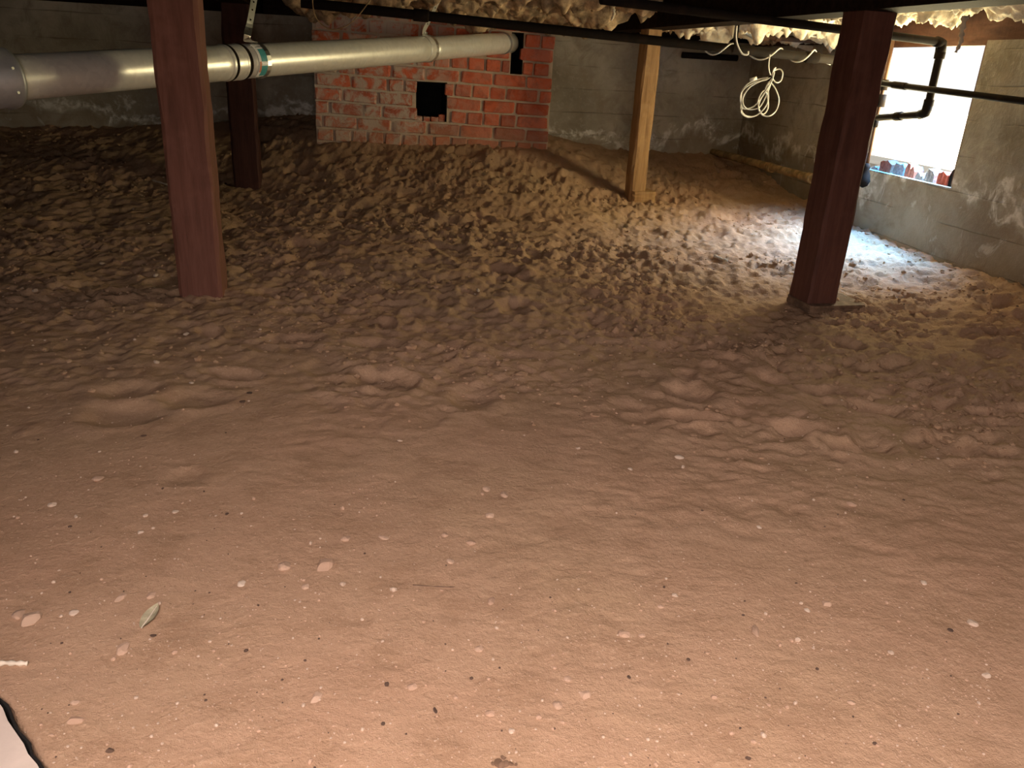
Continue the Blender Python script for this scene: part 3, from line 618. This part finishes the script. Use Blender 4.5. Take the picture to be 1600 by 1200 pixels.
# ------------------------------------------------------------------ cable coil and wires
CBL = 3.98
def img(pts, b=CBL, dj=0.0): return [onB(x, y, b + (random.uniform(-dj, dj))) for x, y in pts]
cc = empty('cable_coil', onB(1185, 183, CBL), 'white cable coil tied in loops hanging from the black iron pipe', 'cable')
loops = [
    [(1203, 85), (1201, 100), (1202, 112), (1205, 120)],
    [(1202, 121), (1185, 124), (1168, 131), (1158, 145), (1157, 160), (1163, 170), (1178, 166), (1190, 152), (1200, 135), (1206, 124)],
    [(1204, 122), (1188, 127), (1172, 136), (1162, 150), (1161, 163), (1170, 171), (1186, 168), (1196, 152), (1204, 132)],
    [(1206, 120), (1196, 125), (1176, 130), (1160, 142), (1158, 160), (1158, 172), (1166, 181), (1180, 181), (1192, 172), (1200, 158), (1200, 140)],
    [(1200, 138), (1190, 145), (1184, 160), (1188, 175), (1194, 178), (1200, 168), (1199, 150), (1196, 138), (1206, 122)],
    [(1204, 128), (1212, 140), (1217, 156), (1213, 172), (1203, 181), (1192, 180), (1185, 170), (1188, 156), (1198, 140), (1206, 126), (1210, 112)],
    [(1206, 124), (1208, 112), (1218, 108), (1223, 114), (1220, 126), (1213, 129), (1207, 122), (1208, 110), (1212, 106), (1206, 116), (1200, 134)],
    [(1160, 168), (1158, 176), (1168, 183), (1182, 180), (1194, 170)]]
for i, L in enumerate(loops):
    V, Fc = tube(spline(img(L, CBL - 0.004 * i, 0.012), 8), 0.0032, 7); mesh('cable_loop', V, Fc, M['white'], cc, smooth=True)
V, Fc = tube(img([(1172, 125), (1182, 122)], CBL - 0.02), 0.008, 10); mesh('plug', V, Fc, M['white'], cc, smooth=True)
tp = onB(1203, 123, CBL - 0.015); V, Fc = tube([tp - np.array([0.004, 0, 0.012]), tp + np.array([0.004, 0, 0.012])], [0.010, 0.011], 10); mesh('tie', V, Fc, M['iron'], cc, smooth=True)
pax = (pa2 - pa1) / np.linalg.norm(pa2 - pa1); pn = np.cross(pax, np.array([0, 0, 1.0])); pn /= np.linalg.norm(pn); pz = np.cross(pn, pax)
if pn @ HV > 0: pn = -pn
P = []
for i in range(90):
    t = i / 89; s_ = 0.44 + 0.5 * t; th = 2 * math.pi * 3.3 * t + 2.2 + 0.6 * math.sin(9 * t); r_ = 0.030 + 0.006 * math.sin(17 * t)
    P.append(lerp(pa1, pa2, s_) + r_ * (math.cos(th) * pn + math.sin(th) * pz))
V, Fc = tube(P, 0.0034, 7); mesh('wrapped_run', V, Fc, M['white'], cc, smooth=True)
V, Fc = tube(spline(img([(1151, 40), (1150, 58), (1153, 72), (1160, 84), (1168, 85), (1169, 80)], 3.96), 8), 0.0042, 7)
mesh('white_cable_tail', V, Fc, M['white'], smooth=True, label='short bent white cable end at the iron pipe hanger', cat='cable')
V, Fc = tube(spline(img([(1246, 36), (1258, 47), (1268, 56), (1282, 55), (1296, 44)], 4.3), 8), 0.006, 7)
mesh('white_cable_loop', V, Fc, M['white'], smooth=True, label='white cable drooping under the yellow insulation by the heavy post', cat='cable')
V, Fc = tube(spline([onY(x, y, 3.6) for x, y in [(488, -12), (489, 10), (494, 28), (508, 42), (525, 46), (545, 38), (562, 22), (584, -8)]], 10), 0.0022, 7)
mesh('hanging_wire', V, Fc, M['tan'], smooth=True, label='thin grey wire hanging in a loop above the duct', cat='wire')

# ------------------------------------------------------------------ window: frame, broken bricks on the sill
def win(b, z, d=0.0): return H(A_R + d, b, z)
wf = MB(); fw = 0.022
wf.hbox(A_R + 0.012, A_R + 0.05, WIN_B0, WIN_B0 + fw, WIN_Z0 - 0.02, WIN_Z1 + 0.015); wf.hbox(A_R + 0.012, A_R + 0.05, WIN_B1 - fw, WIN_B1, WIN_Z0 - 0.02, WIN_Z1 + 0.015); wf.hbox(A_R + 0.012, A_R + 0.05, WIN_B0, WIN_B1, WIN_Z1 - 0.005, WIN_Z1 + 0.015)
wf.build('window_1', M['sill'], kind='structure', label='bright unglazed window opening with weathered wooden frame')
def shard(name, x0, x1, y0, y1, mat, lab, seed, d=0.05, cat='brick'):
    r = np.random.default_rng(seed); p = onA(x0, y1, A_R + 0.03); q_ = onA(x1, y1, A_R + 0.03); t = onA((x0 + x1) / 2, y0, A_R + 0.03)
    z0 = WIN_Z0 - 0.045; z1 = t[2]; n = 5; V = []; Fc = []
    for i in range(n + 1):
        u = i / n; zz_ = z1 - abs(r.normal(0, 0.010)) - (0.012 if i in (0, n) else 0)
        for dd in (0, d):
            P_ = lerp(p, q_, u) + HU * dd; V.append((P_[0], P_[1], z0)); V.append((P_[0] + r.normal(0, .002), P_[1], zz_ - r.uniform(0, 0.008)))
    for i in range(n):
        k_ = i * 4; Fc += [(k_, k_ + 4, k_ + 5, k_ + 1), (k_ + 2, k_ + 3, k_ + 7, k_ + 6), (k_ + 1, k_ + 5, k_ + 7, k_ + 3), (k_, k_ + 2, k_ + 6, k_ + 4)]
    Fc += [(0, 1, 3, 2), (n * 4, n * 4 + 2, n * 4 + 3, n * 4 + 1)]
    mesh(name, V, Fc, mat, label=lab, cat=cat, group='broken bricks on the window sill')
SH = M['brick_sill'] = mat_plain('sill_brick', (0.42, 0.14, 0.085), 0.9, 0.4, 60, 0.8); GR = M['cement_grey'] = mat_plain('cement_grey', (0.45, 0.45, 0.46), 0.9, 0.4, 50, 0.8)
shard('brick_shard', 1357, 1369, 258, 282, GR, 'small grey mortar lump on the window sill beside the dark post', 1)
shard('brick_shard', 1371, 1388, 247, 278, SH, 'tall broken brown brick at the post end of the window sill', 2)
shard('brick_shard', 1393, 1408, 253, 280, GR, 'pointed grey broken brick second along the window sill', 3)
shard('brick_shard', 1410, 1425, 254, 285, SH, 'square topped reddish brick in the middle of the window sill', 4)
shard('brick_shard', 1428, 1441, 268, 288, GR, 'low grey rubble piece left of the pale broken brick on the sill', 5)
shard('brick_shard', 1441, 1456, 260, 289, GR, 'pale broken brick beside the bright red one on the sill', 6)
shard('brick_shard', 1460, 1478, 264, 296, M['brick_red'] if 'brick_red' in M else mat_plain('bright_red_brick', (0.55, 0.10, 0.055), 0.85, 0.25, 60, 0.6), 'bright red brick near the right end of the window sill', 7)
shard('brick_shard', 1479, 1495, 262, 298, M['soot'], 'black charred block at the right end of the window sill', 8)
# outside ground seen through the opening
yard = MB(); yard.hbox(A_R + T + 0.001, A_R + 14, -6, 16, -0.2, 0.30); yard.build('ground_outside', M['yard'], kind='structure', label='sunlit ground outside the window')

# ------------------------------------------------------------------ sagging insulation
def batt(a0, a1, b0, b1, z, sag, mat, lab, seed):
    na, nb = int((a1 - a0) / 0.011), 30; V = []; Fc = []
    A_, B_ = np.meshgrid(np.linspace(a0, a1, na), np.linspace(b0, b1, nb), indexing='ij')
    e = np.clip(np.minimum(np.minimum(A_ - a0, a1 - A_), np.minimum(B_ - b0, b1 - B_)) / 0.05, 0, 1)
    n = fbm(A_ + seed, B_ + seed * 0.7, 5, 4, 0.6); rg = np.abs(fbm(A_ + seed * 3, B_, 9, 3))
    Zl = z - (sag * (0.35 + 0.65 * np.sqrt(e)) * (1 + 1.3 * n)) + 0.05 * rg + 0.022 * fbm(A_ * 0.6 + seed, B_ + 2, 42, 3, 0.7) - 0.03 * np.maximum(0, fbm(A_, B_ + seed, 16, 2) - 0.12) * 3
    A2 = A_ + 0.02 * fbm(A_ + 9, B_ + seed, 8, 2); B2 = B_ + 0.03 * fbm(A_, B_ + 4 + seed, 8, 2)
    for zz_ in (Zl, np.maximum(Zl + 0.03, np.full_like(Zl, z + 0.06))):
        for i in range(na):
            for j in range(nb): V.append(H(A2[i, j], B2[i, j], zz_[i, j]))
    N = na * nb; f = lambda i, j: i * nb + j
    for i in range(na - 1):
        for j in range(nb - 1):
            Fc.append((f(i, j), f(i, j + 1), f(i + 1, j + 1), f(i + 1, j))); Fc.append((N + f(i, j), N + f(i + 1, j), N + f(i + 1, j + 1), N + f(i, j + 1)))
    rim = [f(i, 0) for i in range(na)] + [f(na - 1, j) for j in range(1, nb)] + [f(i, nb - 1) for i in range(na - 2, -1, -1)] + [f(0, j) for j in range(nb - 2, 0, -1)]
    for x, y in zip(rim, rim[1:] + rim[:1]): Fc.append((x, y, N + y, N + x))
    return mesh('insulation_batt', V, Fc, mat, smooth=True, label=lab, cat='insulation', group='insulation sagging between the joists')
bays = [0.45 + 0.41 * i + 0.05 for i in range(13)]
names = {7: 'third row from the chimney', 8: 'third row', 9: '', 10: '', 11: ''}
batt(1.75, 2.58, bays[6], bays[6] + 0.34, 1.14, 0.05, M['wool_white'], 'bright white sagging insulation batt right of the heavy dark post', 1)
batt(1.72, 2.58, bays[7], bays[7] + 0.34, 1.14, 0.055, M['wool_white'], 'white ragged insulation batt hanging just above the window', 2)
batt(1.66, 2.56, bays[8], bays[8] + 0.34, 1.14, 0.06, M['wool_white'], 'pale insulation batt above the window edge, behind the heavy dark post', 3)
batt(1.62, 2.56, bays[9], bays[9] + 0.34, 1.11, 0.07, M['wool_white'], 'yellow lit insulation batt above the rusty pipe', 4)  # paler wool puts the window light into this batt's colour
batt(1.60, 2.56, bays[10], bays[10] + 0.34, 1.09, 0.07, M['wool_white'], 'yellow lit insulation batt above the cable coil', 5)  # pale wool again, window light on the batt carried by colour
batt(1.58, 2.56, bays[11], bays[11] + 0.34, 1.11, 0.07, M['wool'], 'yellowed insulation batt in the far corner over the concrete walls', 6)
batt(-0.45, 1.40, bays[9], bays[9] + 0.34, 1.14, 0.05, M['wool'], 'ragged brown insulation batt hanging nearest above the duct end', 7)
batt(-0.50, 1.38, bays[10], bays[10] + 0.34, 1.13, 0.07, M['wool'], 'ragged brown insulation batt hanging above the chimney front', 8)
batt(-0.50, 1.36, bays[11], bays[11] + 0.34, 1.10, 0.08, M['wool'], 'ragged brown insulation batt resting behind the chimney top', 9)
for px, py, b, L, lab in ((958, 12, 4.3, 0.06, 'small white scrap of insulation dangling left of the slim post'), (1205, 3, 3.3, 0.05, 'white insulation tuft hanging under the girder'), (1503, 48, 2.95, 0.075, 'white strip hanging from the insulation over the window')):
    p = onB(px, py, b); P = spline([p + np.array([0, 0, 0.05]), p, p + np.array([0.006, 0, -L * 0.5]), p + np.array([-0.004, 0, -L])], 5)
    n_ = len(P); V, Fc = tube(P, [0.012 * (1 - 0.6 * i / n_) * (1 + 0.4 * math.sin(i * 2.1)) for i in range(n_)], 8); mesh('insulation_scrap', V, Fc, M['wool_white'], smooth=True, label=lab, cat='insulation')

# ------------------------------------------------------------------ small things on the dirt
def stone_mesh(seed):
    r = np.random.default_rng(seed); bm = bmesh.new(); bmesh.ops.create_icosphere(bm, subdivisions=2, radius=0.5)
    ax_ = [Vector(r.normal(0, 1, 3)).normalized() for _ in range(7)]; cut = [r.uniform(0.28, 0.42) for _ in range(7)]
    for v in bm.verts:
        for a_, c_ in zip(ax_, cut):
            d_ = v.co.dot(a_)
            if d_ > c_: v.co -= a_ * (d_ - c_)
        v.co *= 1 + r.normal(0, 0.03)
    me = bpy.data.meshes.new('stone'); bm.to_mesh(me); bm.free(); return me
SM = {k_: [] for k_ in ('stone_pink', 'stone_pale', 'stone_dark')}
for k_ in SM:
    for s_ in range(5):
        me_ = stone_mesh(s_ + 11); me_.materials.append(M[k_]); SM[k_].append(me_)
LAND = [('the dry leaf', 235, 970), ('the largest oval stone', 508, 887), ('the thin dark twig', 680, 920), ('the whitish stick', 20, 1043), ('the pale slab corner', 40, 1150), ('the reddish left post', 307, 465), ('the heavy right post', 1270, 480),
        ('the pale oblong stone', 976, 993), ('the dark crumbly clod', 788, 1194), ('the tan oval stone', 495, 1094), ('the lower right picture corner', 1600, 1200), ('the right picture edge', 1600, 800)]
WAIT = []
def stone(px, py, wpx, hpx, kind, lab=None):
    p = ground(px, py); dist = np.linalg.norm(p - CAM); w_ = wpx * dist / FPX * 1.05; dep = hpx * dist / FPX * 1.25
    o = bpy.data.objects.new('stone', random.choice(SM[kind])); o.scale = (w_, dep, min(w_, dep) * 0.55); o.rotation_euler = (random.uniform(-.15, .15), random.uniform(-.15, .15), random.uniform(-0.4, 0.4))
    o.location = (p[0], p[1], p[2] + min(w_, dep) * 0.04)
    if lab is None:
        lm, lx, ly = min(LAND, key=lambda q_: math.hypot(q_[1] - px, q_[2] - py)); dx, dy = px - lx, py - ly
        rel = ('right of' if dx > 0 else 'left of') if abs(dx) > abs(dy) else ('in front of' if dy > 0 else 'beyond')
        WAIT.append((kind, lm, rel, math.hypot(dx, dy), o))
    gen = {'stone_pink': 'small pinkish stone half buried in the dirt floor', 'stone_pale': 'small pale stone lying on the dirt floor', 'stone_dark': 'small dark chip lying on the dirt floor'}[kind]
    link(o, 'stone', None, lab or gen, 'stone', None if lab else {'stone_pink': 'pinkish stones in the dirt', 'stone_pale': 'pale stones on the dirt', 'stone_dark': 'dark chips on the dirt'}[kind])
stone(508, 887, 26, 30, 'stone_pink', 'largest pinkish stone, upright oval, half buried in the foreground dirt')
stone(445, 886, 22, 20, 'stone_pink', 'ragged pinkish stone just left of the largest oval stone')
stone(48, 969, 26, 26, 'stone_pink', 'squarish pink stone near the left edge above the white stick')
stone(31, 964, 16, 20, 'stone_pink', 'oval orange stone touching the squarish pink stone')
stone(117, 962, 13, 11, 'stone_pale', 'bright white pebble right of the pair of pink stones')
stone(495, 1094, 14, 22, 'stone_pink', 'oval tan stone alone in the near foreground, left of centre')
stone(118, 1128, 24, 13, 'stone_pink', 'flat orange stone beside the pale slab corner')
stone(976, 993, 20, 14, 'stone_pink', 'pale oblong stone in the foreground with a small one at its right')
for a_ in [(193, 1016, 18, 20, 0), (378, 916, 13, 12, 1), (190, 936, 12, 20, 0), (238, 934, 12, 16, 0), (540, 843, 16, 14, 0), (766, 806, 15, 12, 0), (788, 775, 13, 15, 0), (760, 767, 13, 14, 0), (704, 878, 13, 13, 0), (536, 915, 10, 8, 1),
           (1003, 998, 11, 8, 0), (768, 941, 12, 18, 0), (1061, 717, 16, 9, 1), (1330, 790, 16, 11, 0), (1181, 988, 12, 22, 0), (645, 1078, 16, 12, 0), (748, 1017, 14, 12, 0), (914, 1087, 17, 15, 0), (886, 1064, 12, 12, 0), (872, 1106, 16, 15, 0), (766, 1120, 16, 11, 0),
           (1518, 978, 14, 12, 1), (1261, 957, 9, 9, 1), (1444, 911, 9, 9, 1), (83, 791, 13, 10, 1), (154, 751, 16, 12, 0), (275, 803, 9, 10, 1), (695, 840, 12, 10, 0), (736, 850, 16, 12, 0), (300, 600, 8, 6, 1), (56, 455, 8, 9, 1), (292, 524, 8, 9, 1), (747, 456, 6, 12, 1), (244, 431, 8, 8, 1), (160, 412, 8, 8, 1), (245, 569, 9, 7, 1),
           (1186, 826, 9, 7, 1), (1055, 932, 11, 8, 1), (1290, 948, 14, 12, 0), (1393, 1020, 10, 8, 1), (1540, 1058, 12, 9, 1), (1115, 1092, 10, 8, 0), (600, 842, 18, 9, 0), (478, 920, 12, 12, 0), (220, 835, 9, 8, 1), (800, 1143, 10, 9, 1), (1330, 1098, 12, 8, 0), (985, 735, 9, 6, 1), (903, 703, 8, 6, 1), (625, 690, 10, 5, 1), (118, 1100, 12, 8, 0), (1032, 953, 10, 7, 0),
           (390, 615, 11, 7, 2), (379, 630, 10, 7, 2), (225, 683, 9, 6, 2), (1484, 987, 8, 7, 2), (680, 1113, 6, 10, 2), (982, 1063, 6, 6, 2), (173, 1180, 12, 8, 2), (1075, 1031, 7, 6, 2), (355, 803, 5, 6, 2), (240, 995, 9, 6, 2)]:
    stone(a_[0], a_[1], a_[2], a_[3], ('stone_pink', 'stone_pale', 'stone_dark')[a_[4]])
byk = {}
for k_, lm, rel, d_, o in WAIT: byk.setdefault((k_, lm, rel), []).append((d_, o.name, o))
ORD = ['nearest', 'second nearest', 'third nearest', 'fourth nearest', 'fifth nearest', 'sixth nearest', 'seventh nearest', 'eighth nearest', 'ninth nearest']
for (k_, lm, rel), L in byk.items():
    for i_, (d_, _nm, o) in enumerate(sorted(L, key=lambda q_: q_[:2])):
        o['label'] = {'stone_pink': 'small pinkish stone ', 'stone_pale': 'small pale stone ', 'stone_dark': 'small dark chip '}[k_] + rel + ' ' + lm + ((', ' + ORD[i_] + ' to it') if len(L) > 1 else '')
# fine gravel: far too many to count
bmv = []; bmf = []; bmm = []
ico = bmesh.new(); bmesh.ops.create_icosphere(ico, subdivisions=1, radius=0.5); IV = np.array([v.co[:] for v in ico.verts]); IF = [tuple(v.index for v in f.verts) for f in ico.faces]; ico.free()
NG = 9500; gx = []; gy = []
while len(gx) < NG:
    y = 0.55 + 4.2 * rng.random() ** 2.3; x = rng.uniform(-0.78, 0.72) * (y + 0.1)
    if fbm(np.array([x]), np.array([y]), 2.3, 3)[0] + rng.uniform(-0.35, 0.35) > 0.02 and -3 < x < 1.95: gx.append(x); gy.append(y)
gx = np.array(gx); gy = np.array(gy); gz = floor_h(gx.copy(), gy.copy())
for i in range(NG):
    s_ = rng.lognormal(math.log(0.0018), 0.55) * (0.8 + 0.28 * gy[i]); s_ = min(s_, 0.012); V = IV * s_ * rng.uniform(0.7, 1.3, 3) * np.array([1, 1, 0.7]); th = rng.uniform(0, 6.28)
    R_ = np.array([[math.cos(th), -math.sin(th), 0], [math.sin(th), math.cos(th), 0], [0, 0, 1]]); n0 = len(bmv) * 12
    bmv.append(V @ R_.T + np.array([gx[i], gy[i], gz[i] + s_ * 0.12])); bmf += [(a_ + n0, b__ + n0, c_ + n0) for a_, b__, c_ in IF]; bmm += [0 if rng.random() < 0.55 else (1 if rng.random() < 0.84 else 2)] * len(IF)
gm = bpy.data.meshes.new('gravel'); gm.from_pydata(np.concatenate(bmv).tolist(), [], bmf)
for k_ in ('stone_pink', 'stone_pale', 'stone_dark'): gm.materials.append(M[k_])
gm.polygons.foreach_set('material_index', bmm); gm.update()
link(bpy.data.objects.new('gravel', gm), 'gravel', None, 'fine pale gravel and grit scattered over the dirt', 'gravel', None, 'stuff')

# loose crumbs of dirt where the floor is churned up
bmv = []; bmf = []; cx = []; cy = []
while len(cx) < 7500:
    y = rng.uniform(1.6, 5.9); x = rng.uniform(-0.70, 0.66) * (y + 0.1)
    if x < 2.35 - 0.1763 * (y - 3.4) - 0.3 and fbm(np.array([x + 3]), np.array([y + 1]), 2.6, 2)[0] + rng.uniform(-0.4, 0.3) > -0.02 and rng.random() < sstep(1.4, 2.6, y + 0.25 * x): cx.append(x); cy.append(y)
cx = np.array(cx); cy = np.array(cy); cz = floor_h(cx.copy(), cy.copy())
for i in range(len(cx)):
    s_ = min(0.035, rng.lognormal(math.log(0.0085), 0.5)); V = IV * rng.uniform(0.75, 1.25, IV.shape) * s_ * rng.uniform(0.7, 1.35, 3) * np.array([1, 1, 0.6]); n0 = len(bmv) * 12
    bmv.append(V + np.array([cx[i], cy[i], cz[i] + s_ * 0.05])); bmf += [(a_ + n0, b__ + n0, c_ + n0) for a_, b__, c_ in IF]
gm = bpy.data.meshes.new('loose_dirt'); gm.from_pydata(np.concatenate(bmv).tolist(), [], bmf); gm.materials.append(M['dirt']); gm.update()
link(bpy.data.objects.new('loose_dirt', gm), 'loose_dirt', None, 'loose brown dirt crumbs over the churned ground', 'dirt', None, 'stuff')

# dry leaf
lf = [ground(222, 986), ground(236, 968), ground(249, 956)]; V = []; Fc = []
for i in range(9):
    t = i / 8; c = lerp(lf[0], lf[2], t); d = (lf[2] - lf[0]); d = np.array([-d[1], d[0], 0]); d /= np.linalg.norm(d); w_ = 0.0095 * math.sin(math.pi * min(1, 0.08 + 0.9 * t)) ** 0.8
    for s_, dz in ((-1, 0.005), (-0.45, 0.0025), (0, 0.0012), (0.45, 0.0025), (1, 0.005)): V.append(c + d * s_ * w_ + np.array([0, 0, 0.003 + dz + 0.003 * t]))
for i in range(8):
    for j in range(4): k_ = i * 5 + j; Fc.append((k_, k_ + 1, k_ + 6, k_ + 5))
n0 = len(V); V += [v - np.array([0, 0, 0.0008]) for v in V]; Fc += [tuple(x + n0 for x in f[::-1]) for f in Fc]
le = empty('dry_leaf', lf[0], 'curled dry grey green leaf lying in the left foreground', 'leaf'); mesh('blade', V, Fc, M['leaf'], le, smooth=True)
V, Fc = tube([lf[0] + np.array([0, 0, 0.004]), lerp(lf[0], lf[2], 0.9) + np.array([0, 0, 0.0085])], [0.0012, 0.0005], 6); mesh('midrib', V, Fc, M['bone'], le)
# sticks
def stick(pts, r, mat, lab):
    P = [ground(*p) + np.array([0, 0, r * 0.7]) for p in pts]; P = spline(P, 5); n_ = len(P); V, Fc = tube(P, [r * (0.8 + 0.25 * math.sin(i * 1.7)) for i in range(n_)], 8); mesh('stick', V, Fc, mat, smooth=True, label=lab, cat='stick')
stick([(-30, 1049), (5, 1045), (26, 1043), (44, 1041)], 0.0042, M['bone'], 'whitish stick at the left edge of the foreground')
stick([(1116, 402), (1126, 407), (1136, 410)], 0.008, M['bone'], 'short pale stick on the dirt between the two right posts')
stick([(645, 918), (690, 921), (710, 920)], 0.0008, M['stone_dark'], 'thin dark twig lying in the middle foreground')
stick([(262, 292), (250, 288), (238, 283)], 0.006, M['bone'], 'thin pale stick just left of the nearest left post')
# dark crumbled clod at the bottom edge
cl = empty('dirt_clod', ground(788, 1196), 'dark crumbly clod at the bottom edge of the picture', 'clod')
for px, py, s_ in ((778, 1193, 0.012), (786, 1189, 0.008), (790, 1196, 0.010), (770, 1196, 0.006), (798, 1197, 0.008), (806, 1199, 0.005), (782, 1203, 0.012)):
    p = ground(px, py); me_ = stone_mesh(int(px)); me_.materials.append(M['clod']); o = bpy.data.objects.new('crumb', me_); o.location = p + np.array([0, 0, s_ * 0.1]); o.scale = (s_, s_, s_ * 0.6); link(o, 'crumb', cl)
# pale slab at the near left corner
ed = [p + np.array([-0.004, -0.002, 0]) for p in SLAB]; far = [np.array([-1.3, SLAB[0][1] + 0.1, 0]), np.array([-1.3, 0.1, 0]), np.array([SLAB[-1][0], 0.1, 0])]
poly = ed + far[::-1]; n_ = len(poly); V = [(p[0], p[1], 0.012) for p in poly] + [(p[0], p[1], -0.06) for p in poly]
mesh('cement_slab', V, [tuple(range(n_)), tuple(range(2 * n_ - 1, n_ - 1, -1))] + [(i, (i + 1) % n_, n_ + (i + 1) % n_, n_ + i) for i in range(n_)], M['slab'], label='corner of a pale cement slab with a dark cracked edge, lower left', cat='slab')

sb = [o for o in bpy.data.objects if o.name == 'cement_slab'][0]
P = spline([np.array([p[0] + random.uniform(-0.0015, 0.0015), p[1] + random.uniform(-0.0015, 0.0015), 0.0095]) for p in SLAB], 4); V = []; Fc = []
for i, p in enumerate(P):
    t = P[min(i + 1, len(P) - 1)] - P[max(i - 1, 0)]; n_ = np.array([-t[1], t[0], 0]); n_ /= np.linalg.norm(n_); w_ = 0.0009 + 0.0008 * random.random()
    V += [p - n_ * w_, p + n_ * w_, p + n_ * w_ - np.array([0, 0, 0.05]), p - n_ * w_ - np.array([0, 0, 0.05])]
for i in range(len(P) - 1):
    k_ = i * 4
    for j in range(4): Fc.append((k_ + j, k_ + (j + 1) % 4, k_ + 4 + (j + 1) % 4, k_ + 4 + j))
mesh('edge_gap_shade', V, Fc, M['soot'], sb, label='black strip painted as shade in the slab edge crack')  # strip coloured black for the shade in the gap along the slab
